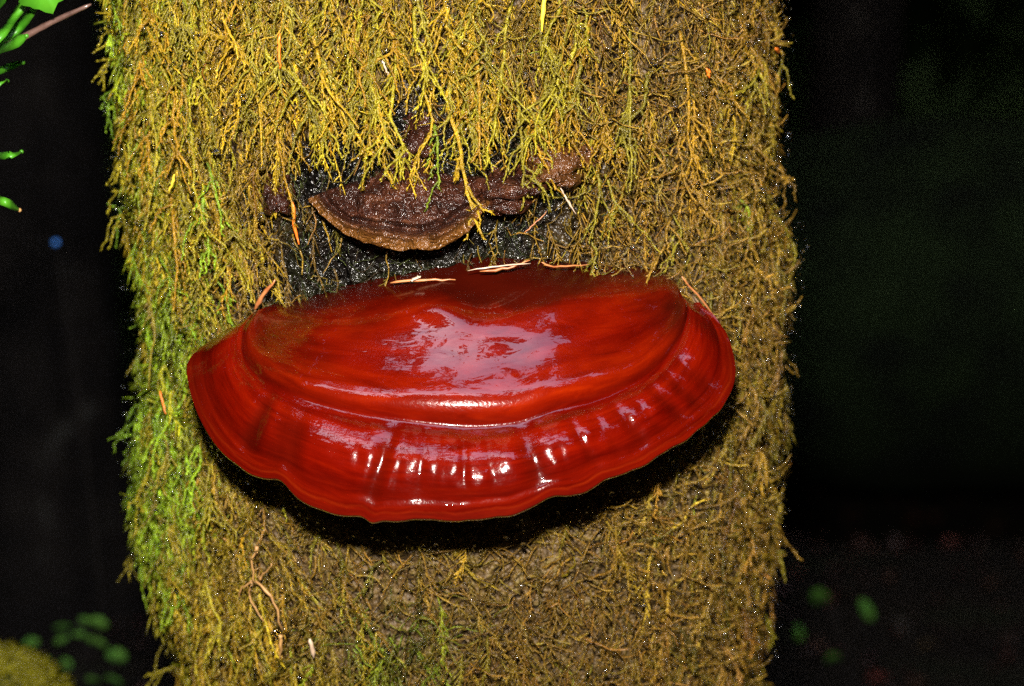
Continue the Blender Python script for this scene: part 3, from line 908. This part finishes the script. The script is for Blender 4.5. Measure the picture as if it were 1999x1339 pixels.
def knob(px, py, rx, ry, lift, label, seed, edge=.0):
    """a lumpy knob of old fungus, flattened against the bark"""
    c = on_trunk(px, py, -.004)
    s = .00026
    nu, nv = 44, 64
    U, W = np.meshgrid(np.linspace(0.02, math.pi - .02, nu), np.linspace(0, 2 * math.pi, nv + 1)[:-1], indexing='ij')
    x = np.sin(U) * np.cos(W); z = np.cos(U); y = -np.sin(U) * np.sin(W)
    d = 1 + .55 * fnoise(x * 1.6 + seed, z * 1.6 + y * 1.2, seed, 4) + .22 * fnoise(x * 5 + y * 4, z * 6, seed + 3, 4)
    z = np.where(z < 0, z * .75, z)
    V = np.stack([c[0] + rx * s * x * d, c[1] + lift * y * (.45 + .55 * np.abs(y)) * d, c[2] + ry * s * z * d], -1).reshape(-1, 3)
    lo, hi = V[:, 2].min(), V[:, 2].max()
    me = make_mesh('old_fungus_knob', V, grid_faces(nu, nv, True), {'edge': np.full(len(V), edge)})
    o = link('old_fungus_knob', me, OLD); o['label'] = label; o['category'] = 'fungus'
    return o


knob(1095, 318, 78, 62, .030, 'small reddish brown lumpy fungus knob half hidden by moss, beside the weathered bracket', 3, .35)
knob(985, 368, 84, 46, .034, 'dark brown wrinkled fungus lump joining the weathered bracket and the reddish knob', 5)
knob(545, 372, 32, 54, .026, 'narrow dark brown fungus lump between hanging moss and the weathered bracket', 8)
knob(820, 275, 44, 66, .026, 'dark red brown fungus lump under hanging moss, on top of the weathered bracket', 12)

# ------------------------------------------------------------------ fallen needles and other litter caught on the moss and fungus
def needle(name, label, mat, pts, width, cat='needle', off=.018, group=None, depth=None, fat=1.0):
    P = []
    for k, (x, y) in enumerate(pts):
        P.append(at(x, y, depth[k] if isinstance(depth, (list, tuple)) else depth) if depth is not None else on_trunk(x, y, off))
    P = catmull(P, 10) + rng.normal(0, .00022, (10, 3)); u = np.linspace(0, 1, 10)
    rad = width * .00026 * .32 * np.exp(rng.normal(0, .15, 10)) * np.clip(np.minimum(u / .15, (1 - u) / .3), .25, 1) ** .7 * fat
    v, t = tube(P, rad, 6)
    mb = MB(); mb.add(v, t)
    o = link(name, mb.mesh(name), mat); o['label'] = label; o['category'] = cat
    return o


needle('conifer_needle', 'vivid orange needle hanging upright in the yellow moss', NEEDLE_RED, [(546, 66), (545, 100), (547, 134)], 9, off=.026)
needle('dead_grass_blade', 'bright yellow flat blade hanging from the top of the moss', NEEDLE_YEL, [(1064, -60), (1062, 0), (1058, 62)], 13, 'blade', off=.030)
needle('conifer_needle', 'orange needle dangling at the tip of a moss strand left of the weathered bracket', NEEDLE_RED, [(572, 395), (575, 440), (583, 478)], 10, off=.024)
needle('conifer_needle', 'tan needle standing against the bark at the red fungus left shoulder', NEEDLE, [(496, 606), (512, 578), (538, 545)], 13, off=.020)
needle('conifer_needle', 'pale tan needle lying on the back edge of the red fungus under the brown bracket', NEEDLE, [(762, 552), (800, 548), (850, 546), (890, 546)], 8, off=.020)
needle('conifer_needle', 'short pale chip beside the tan needle on the red fungus back edge', NEEDLE_PALE, [(800, 548), (812, 543), (820, 538)], 9, 'wood chip', off=.023)
needle('conifer_needle', 'long curved tan needle lying on the red fungus back edge, bent up at its end', NEEDLE, [(938, 530), (980, 526), (1010, 517), (1034, 508)], 8, off=.026)
needle('conifer_needle', 'straighter pale needle crossing the bent tan needle on the red fungus', NEEDLE_PALE, [(915, 528), (960, 521), (1000, 517), (1035, 514)], 5, off=.028)
needle('conifer_needle', 'slender tan needle hooked at one end, right along the red fungus back edge', NEEDLE, [(1057, 510), (1072, 518), (1105, 519), (1148, 516)], 6, off=.024)
needle('conifer_needle', 'whitish needle slanting under the reddish fungus knob', NEEDLE_PALE, [(1094, 368), (1108, 392), (1124, 418)], 7, off=.020)
needle('bark_flake', 'tiny orange flake stuck in brown moss by the right edge of the trunk', NEEDLE_RED, [(1514, 94), (1518, 98), (1521, 104)], 12, 'flake', off=.018)
needle('bark_flake', 'short orange flake in olive moss right of the hanging strands', NEEDLE_RED, [(1380, 134), (1383, 142), (1385, 152)], 10, 'flake', off=.022)
needle('conifer_needle', 'yellow needle stuck upright in green moss at the left of the trunk', NEEDLE_YEL, [(341, 340), (336, 358), (331, 376)], 9, off=.026)
needle('conifer_needle', 'thin orange needle in green moss left of the red fungus', NEEDLE_RED, [(312, 762), (317, 782), (323, 808)], 7, off=.028)
needle('conifer_needle', 'thin dark tan needle at the right shoulder of the red fungus', NEEDLE, [(1330, 540), (1365, 580), (1408, 635)], 7, off=.026)
needle('conifer_needle', 'reddish needle slanting on dark moss between knob and red fungus', NEEDLE, [(1024, 455), (1045, 435), (1068, 412)], 4, off=.020)
needle('seed', 'pale pointed seed lodged in moss below the red fungus', NEEDLE_PALE, [(606, 1248), (609, 1265), (613, 1284)], 14, 'seed', off=.026)
needle('conifer_needle', 'pale short needle among the yellow strands at the top of the moss', NEEDLE_PALE, [(747, 118), (752, 132), (758, 145)], 6, off=.026)

sprig = thing('dry_root_sprig', tuple(on_trunk(495, 1140, .02)), 'dry tan forked rootlet caught on olive moss below the red fungus', 'rootlet')
for pts, w in (([(500, 1065), (492, 1100), (497, 1138)], 9), ([(497, 1135), (525, 1160), (540, 1195), (548, 1228)], 9), ([(494, 1138), (486, 1160), (500, 1190), (515, 1215)], 6),
               ([(490, 1135), (475, 1148), (466, 1170)], 6), ([(505, 1130), (520, 1115), (530, 1100)], 5), ([(549, 1240), (548, 1262), (545, 1290)], 11)):
    P = catmull([on_trunk(x, y, .021) for x, y in pts], 9) + rng.normal(0, .0005, (9, 3))
    mb = MB(); v, t = tube(P, w * .00010 * np.linspace(1, .5, 9) * np.exp(rng.normal(0, .25, 9)), 6); mb.add(v, t)
    link('root_branch', mb.mesh('root_branch'), TAN, sprig)

# bright drops big enough to tell apart
for x, y, r, lab in ((510, 425, .0022, 'bright water drop glinting in dark moss left of the weathered bracket'), (512, 326, .0020, 'clear water drop hanging from a moss strand tip left of the weathered bracket'),
                     (1308, 262, .0016, 'water drop glinting in brown moss right of the hanging strands')):
    c = on_trunk(x, y, .024)
    v = IV.copy(); v[:, 2] = np.where(v[:, 2] > 0, v[:, 2] * 1.35, v[:, 2])
    o = link('water_drop', make_mesh('water_drop', c + v * r, IT), WATER); o['label'] = lab; o['category'] = 'drop'

# ------------------------------------------------------------------ green plant reaching in beside the trunk
def blade(P, w, tip=True, mid_up=.15, n=12):
    """a narrow leaf with a folded midrib, real thickness"""
    P = catmull(P, n); u = np.linspace(0, 1, n)
    tg = np.gradient(P, axis=0); tg /= np.linalg.norm(tg, axis=1, keepdims=True)
    side = np.cross(tg, [0, -.9, .43]); side /= np.linalg.norm(side, axis=1, keepdims=True) + 1e-9
    nn = np.cross(side, tg)
    h = w * np.clip(np.minimum(u / .2, (1.02 - u) / .18), .12, 1)**.6
    V = np.stack([P - side * h[:, None], P - nn * (h * mid_up)[:, None] + nn * .0004, P + side * h[:, None], P - nn * (h * mid_up)[:, None] - nn * .0006], 1).reshape(-1, 3)
    return V, grid_faces(n, 4, True)


plant = thing('leafy_green_plant', (-.46, -.10, 0.0), 'fresh green plant with narrow blunt leaves reaching in beside the mossy trunk', 'plant')
YP = -.14
stem = catmull([(-.46, -.10, 0), (-.44, -.12, .5), at(-150, 700, YP), at(-70, 400, YP), at(-45, 150, YP), at(-20, -60, YP), at(30, -160, YP)], 40)
v, t = tube(stem, np.linspace(.004, .0014, 40), 6); mb = MB(); mb.add(v, t); link('stem', mb.mesh('stem'), GREEN, plant)
for pts, w in (([(-45, 140), (-5, 95), (35, 55), (76, 10)], .0017), ([(-50, 150), (-10, 105), (20, 88), (52, 70)], .0018), ([(-55, 120), (0, 70), (30, 30), (60, -10)], .0015),
               ([(-52, 160), (-20, 148), (15, 132), (45, 122)], .0013), ([(-60, 190), (-30, 165), (0, 160), (14, 158)], .0013), ([(-60, 320), (-20, 306), (15, 303), (42, 296)], .0012),
               ([(-62, 380), (-25, 388), (10, 394), (38, 410)], .0013), ([(-40, 60), (-10, 20), (20, -20), (45, -50)], .0018), ([(-50, 200), (-80, 150), (-120, 120)], .0016), ([(-70, 300), (-110, 280), (-150, 290)], .0015)):
    P = [at(x, y, YP + random.uniform(-.02, .02) * k) for k, (x, y) in enumerate(pts)]
    V, F = blade(P, w * 1.7)
    lf = link('leaf', make_mesh('leaf', V, F), GREEN, plant)
    if pts[-1][0] > 10:
        c = P[-1]
        link('leaf_tip', make_mesh('leaf_tip', c + IV * .0011, IT), TAN if pts[-1][1] > 400 else GREEN, lf)
# the broad lobed leaf at the top
n = 26; a = np.linspace(0, 2 * math.pi, n + 1)[:-1]
rr = (.0105 + .0016 * np.cos(a * 5) + .0008 * np.sin(a * 9))
c = at(82, -14, YP)
ring = np.stack([c[0] + rr * 1.15 * np.cos(a), np.full(n, c[1]) + .003 * np.cos(2 * a), c[2] + rr * .85 * np.sin(a)], -1)
V = np.vstack([[c + np.array([0, .002, 0])], ring, ring + np.array([0, .0006, 0]), [c + np.array([0, .0026, 0])]])
F = [(0, 1 + k, 1 + (k + 1) % n) for k in range(n)] + [(2 * n + 1, n + 1 + (k + 1) % n, n + 1 + k) for k in range(n)] + [(1 + k, n + 1 + k, n + 1 + (k + 1) % n) for k in range(n)] + [(1 + k, n + 1 + (k + 1) % n, 1 + (k + 1) % n) for k in range(n)]
link('broad_leaf', make_mesh('broad_leaf', V, np.array(F)), GREEN, plant)

P = catmull([(-.62, .02, 0), (-.50, -.05, .6), at(-420, 400, -.12), at(-150, 180, -.12), at(25, 84, -.12), at(100, 44, -.12), at(178, 8, -.12)], 40)
v, t = tube(P, np.concatenate([np.linspace(.004, .0011, 39) * np.exp(rng.normal(0, .06, 39)), [.0005]]), 8); mb = MB(); mb.add(v, t)
o = link('bare_twig', mb.mesh('bare_twig'), TWIG); o['label'] = 'smooth brown bare twig slanting up behind the green plant'; o['category'] = 'twig'

# ------------------------------------------------------------------ the dark forest behind
def oval_leaf(c, w, h, tilt, mat, parent, yaw=0.0):
    n = 16; a = np.linspace(0, 2 * math.pi, n + 1)[:-1]
    x = w * np.cos(a) * (1 - .15 * np.sin(a)); z = h * np.sin(a); y = -.12 * np.abs(np.cos(a)) * w
    ca, sa = math.cos(tilt), math.sin(tilt)
    V = np.stack([x * ca - z * sa, y - yaw * z, x * sa + z * ca], -1)
    V = np.vstack([[[0, .1 * w, 0]], V, V + np.array([0, .0008, 0]), [[0, .1 * w + .0008, 0]]]) + c
    F = [(0, 1 + k, 1 + (k + 1) % n) for k in range(n)] + [(2 * n + 1, n + 1 + (k + 1) % n, n + 1 + k) for k in range(n)] + [(1 + k, n + 1 + k, n + 1 + (k + 1) % n) for k in range(n)] + [(1 + k, n + 1 + (k + 1) % n, 1 + (k + 1) % n) for k in range(n)]
    link('leaf', make_mesh('leaf', V, np.array(F)), mat, parent)


def shrub(name, label, leaves, Y, base, mat, sc):
    t0 = thing(name, base, label, 'shrub')
    P = [at(x, y, Y + random.uniform(-.04, .04)) for x, y, *_ in leaves]
    cen = np.mean(P, 0)
    top = np.array([cen[0], Y, max(p[2] for p in P) - .01])
    path = catmull([base, (np.array(base) * .4 + top * .6) + np.array([.03, 0, 0]), top], 14)
    v, t = tube(path, np.linspace(.005, .0015, 14), 5); mb = MB(); mb.add(v, t); link('stem', mb.mesh('stem'), FARBARK, t0)
    for p, (x, y, w, h, tl) in zip(P, leaves):
        i = np.argmin(np.linalg.norm(path - p, axis=1))
        q = path[max(0, i - 2)]
        v, t = tube(catmull([q, (q + p) / 2 + np.array([0, 0, .006]), p], 6), np.linspace(.0012, .0006, 6), 4); mb = MB(); mb.add(v, t); link('twig', mb.mesh('twig'), FARBARK, t0)
        oval_leaf(p, w * sc * .85, h * sc * .8, R(tl), mat, t0, random.uniform(-.6, 1.2))
    return t0


b = at(150, 1300, .85)
shrub('understory_shrub', 'small green leafed shrub in the dark beside the mossy stump', [(60, 1254, 22, 13, 20), (122, 1224, 24, 15, 10), (165, 1212, 18, 14, 0), (193, 1214, 24, 15, -25), (188, 1252, 28, 13, -25), (228, 1278, 26, 16, -10),
      (128, 1297, 18, 17, 40), (180, 1328, 17, 20, 10), (222, 1328, 24, 18, -30), (120, 1248, 20, 9, 25), (155, 1238, 18, 9, 0), (90, 1290, 14, 9, 10), (160, 1390, 24, 18, 10), (240, 1400, 24, 18, 30), (90, 1370, 22, 16, -20)],
      .85, (b[0], .87, -.08), DIMGREEN, .00026 * 2.2 / 1.2)
b = at(1640, 1300, 1.25)
shrub('understory_shrub', 'sparse dim leafed shrub in the dark right of the trunk', [(1600, 1165, 22, 36, 25), (1692, 1190, 14, 30, 30), (1626, 1285, 20, 34, 15), (1560, 1235, 12, 20, 10), (1660, 1400, 20, 30, 10), (1580, 1390, 22, 30, -20)],
      1.25, (b[0], 1.27, float(ground_z(np.array(b[0]), np.array(1.27)))), DIMGREEN, .00026 * 2.7 / 1.2)

# mossy stump, low beside the trunk
sp = at(-15, 1285, .22)
stump = thing('mossy_stump', (sp[0], .22, 0), 'yellow green mossy stump top low beside the trunk', 'stump')
zs2 = np.linspace(-.05, 1, 40); Z2, A2 = np.meshgrid(zs2, np.linspace(0, 2 * math.pi, 49)[:-1], indexing='ij')
rs_ = (.048 + .05 * (1 - np.clip(Z2, 0, 1))**2) * np.sqrt(np.clip(1 - np.clip((Z2 - .93) / .07, 0, .9999)**2, 0.0004, 1)) * (1 + .12 * fnoise(A2 * 2, Z2 * 5, 4))
SV = np.stack([sp[0] + rs_ * np.cos(A2), .22 + rs_ * np.sin(A2), Z2 * sp[2]], -1)
link('wood', make_mesh('wood', SV.reshape(-1, 3), grid_faces(40, 48, True)), LOGMOSS, stump)
sel = rng.integers(0, 40 * 48, 4000); base_ = SV.reshape(-1, 3)[sel]; base_ = base_[base_[:, 2] > sp[2] * .7]
ad = rng.uniform(0, 6.283, 900); rd = .05 * np.sqrt(rng.random(900))
base_ = np.vstack([base_, np.stack([sp[0] + rd * np.cos(ad), .22 + rd * np.sin(ad), sp[2] * (1 - .07 * (rd / .05)**2 * .8)], -1)])
mb = MB()
for q in base_:
    dn = np.array([q[0] - sp[0], q[1] - .22, .05 * (q[2] > sp[2] * .9)]); dn /= np.linalg.norm(dn) + 1e-9
    cc = (C_YEL * .55 + C_GRN * .45) * random.uniform(.5, 1.3)
    for _ in range(3):
        v, t = spike(q, dn + np.array([random.gauss(0, .5), random.gauss(0, .5), random.gauss(.1, .5)]), random.uniform(.008, .02), .0009, np.array([0, 0, -1.0])); mb.add(v, t, cc)
o = link('moss_tufts', mb.mesh('moss_tufts'), MOSS, stump, kind='stuff')

# mossy fallen log
LY = 4.3
lp = at(1850, 288, LY)
rl = .48
nl, na = 60, 40
U, A2 = np.meshgrid(np.linspace(0, 1, nl), np.linspace(0, 2 * math.pi, na + 1)[:-1], indexing='ij')
xs_ = lp[0] - .75 + U * 3.8
end = np.sqrt(np.clip(1 - np.clip((.18 - U) / .18, 0, .995)**2, .01, 1)) * np.sqrt(np.clip(1 - np.clip((U - .9) / .1, 0, .995)**2, .01, 1))
rad = rl * end * (1 + .06 * fnoise(U * 9, A2 * 1.5, 12))
LV = np.stack([xs_, LY + .2 + rad * np.cos(A2), lp[2] - rl + rad * np.sin(A2)], -1)
o = link('mossy_log', make_mesh('mossy_log', LV.reshape(-1, 3), grid_faces(nl, na, True)), LOGMOSS)
o['label'] = 'rounded dim green mossy log lying in the dark behind the trunk'; o['category'] = 'log'


def far_tree(px0, px1, Y, label, seed):
    a, b = at(px0, 500, Y), at(px1, 500, Y); cx = (a[0] + b[0]) / 2; r = (b[0] - a[0]) / 2
    gz = float(ground_z(np.array(cx), np.array(Y)))
    t0 = thing('forest_tree', (cx, Y, gz), label, 'tree')
    zz = np.concatenate([np.linspace(-.2, 4, 60), np.linspace(4.3, 10, 12)]); Zf, Af = np.meshgrid(zz, np.linspace(0, 2 * math.pi, 73)[:-1], indexing='ij')
    rf = r * (1 + .5 * np.exp(-np.clip(Zf, 0, 9) * 4)) * (1 - .05 * Zf) * (1 + .10 * fnoise(Af * 9, Zf * 1.2, seed, 3) * 1)
    Vf = np.stack([cx + rf * np.cos(Af), Y + rf * np.sin(Af), Zf + gz], -1)
    link('trunk', make_mesh('trunk', Vf.reshape(-1, 3), grid_faces(len(zz), 72, True)), FARBARK, t0)
    cbm = MB()
    for k in range(160):
        ang = random.uniform(0, 6.28); z = random.uniform(4, 9); rr_ = random.uniform(.2, 1.5)
        c = np.array([cx + rr_ * math.cos(ang), Y + rr_ * math.sin(ang), z]); u = rng.normal(0, 1, 3); u *= .3 / np.linalg.norm(u); w = np.cross(u, rng.normal(0, 1, 3)); w *= .15 / (np.linalg.norm(w) + 1e-9)
        cbm.add([c - u, c + w, c + u, c - w], [(0, 1, 2), (0, 2, 3)])
    link('crown', cbm.mesh('crown', False), CANOPY, t0)


far_tree(-140, 215, 3.2, 'dark tree trunk with pale lichen patches behind the green plant', 3)
far_tree(1560, 1740, 6.2, 'faint reddish dark tree trunk beyond the mossy log', 7)

# small blue out-of-focus speck, modelled as a ball on an added stem
bc = at(109, 473, .9)
speck = thing('blue_speck', (bc[0] + .03, .9, -.06), 'tiny round blue out-of-focus speck alone in the dark left of the trunk', 'speck')
link('speck_ball', make_mesh('speck_ball', bc + IV * .0032, IT), BLUE, speck)
v, t = tube(catmull([(bc[0] + .03, .9, -.1), (bc[0] + .02, .9, bc[2] * .6), bc + np.array([0, .002, -.002])], 12), np.linspace(.0015, .0006, 12), 4)
mb = MB(); mb.add(v, t); link('added_stalk', mb.mesh('added_stalk'), FARBARK, speck)

# fallen leaves on the forest floor
nL = 5000
lx = rng.uniform(-4, 4, nL); ly = rng.uniform(.3, 8, nL)
lz = ground_z(lx, ly) + .02
mb_v = []; mb_c = []
u = rng.normal(0, 1, (nL, 3)); u[:, 2] *= .25; u /= np.linalg.norm(u, axis=1, keepdims=True); w = np.cross(u, [0, 0, 1.0]); w[:, 2] += rng.normal(0, .2, nL)
L_ = rng.uniform(.012, .035, nL)[:, None]; c = np.stack([lx, ly, lz], -1)
LVv = np.stack([c - u * L_, c + w * L_ * .45 + np.array([0, 0, .008]), c + u * L_, c - w * L_ * .45 + np.array([0, 0, .008])], 1).reshape(-1, 3)
ii = np.arange(nL)[:, None] * 4
LT = np.concatenate([ii + np.array([0, 1, 2]), ii + np.array([0, 2, 3])])
cc = np.array([.028, .010, .006])[None] * np.exp(rng.normal(0, .5, (nL, 1))) * np.exp(rng.normal(0, .15, (nL, 3)))
link('leaf_litter', make_mesh('leaf_litter', LVv, LT, {'Col': np.repeat(cc, 4, 0)}, False), LITTER, kind='stuff', label='dark reddish fallen leaves scattered over the forest floor', category='leaf litter')

# foliage shell added to block the sky, its gap shaped for the cap's reflection
def shell(n, r0, r1):
    d = rng.normal(0, 1, (n, 3)); d[:, 2] = np.abs(d[:, 2]) * .95 - .45; d /= np.linalg.norm(d, axis=1, keepdims=True)
    q = d[:, :2] / np.maximum(d[:, 2:3], .01) - GAP_C
    ra = np.hypot(q[:, 0] / GAP_X, q[:, 1] / GAP_Y) + 1.4 * fnoise(q[:, 0] * 9.0 + 3, q[:, 1] * 11.0, 55, 4)
    return d * rng.uniform(r0, r1, n)[:, None] + np.array([-.02, -.24, 1.07]), ra


GAP_C = np.array([0.04, -0.31]); GAP_X, GAP_Y = .66, .18
c1, ra1 = shell(70000, 9.2, 12.5)
m1 = (ra1 > 1.7) & (c1[:, 2] > ground_z(c1[:, 0], c1[:, 1]))
c2, ra2 = shell(330000, 9.2, 10.6)
m2 = (ra2 > 1.0) & (ra2 < 2.9) & (c2[:, 2] > 4)
c = np.concatenate([c1[m1], c2[m2]])
m = len(c)
u = rng.normal(0, 1, (m, 3)); u /= np.linalg.norm(u, axis=1, keepdims=True); w = np.cross(u, rng.normal(0, 1, (m, 3))); w /= np.linalg.norm(w, axis=1, keepdims=True)
L_ = np.where(np.arange(m) < m1.sum(), rng.uniform(.3, .62, m), rng.uniform(.09, .24, m))[:, None]
CV = np.stack([c - u * L_, c + w * L_ * .6, c + u * L_, c - w * L_ * .6], 1).reshape(-1, 3)
ii = np.arange(m)[:, None] * 4
link('sky_block_foliage', make_mesh('sky_block_foliage', CV, np.concatenate([ii + np.array([0, 1, 2]), ii + np.array([0, 2, 3])]), None, False), CANOPY, kind='stuff', label='dark forest foliage shell added to close off the sky, with one gap', category='foliage')
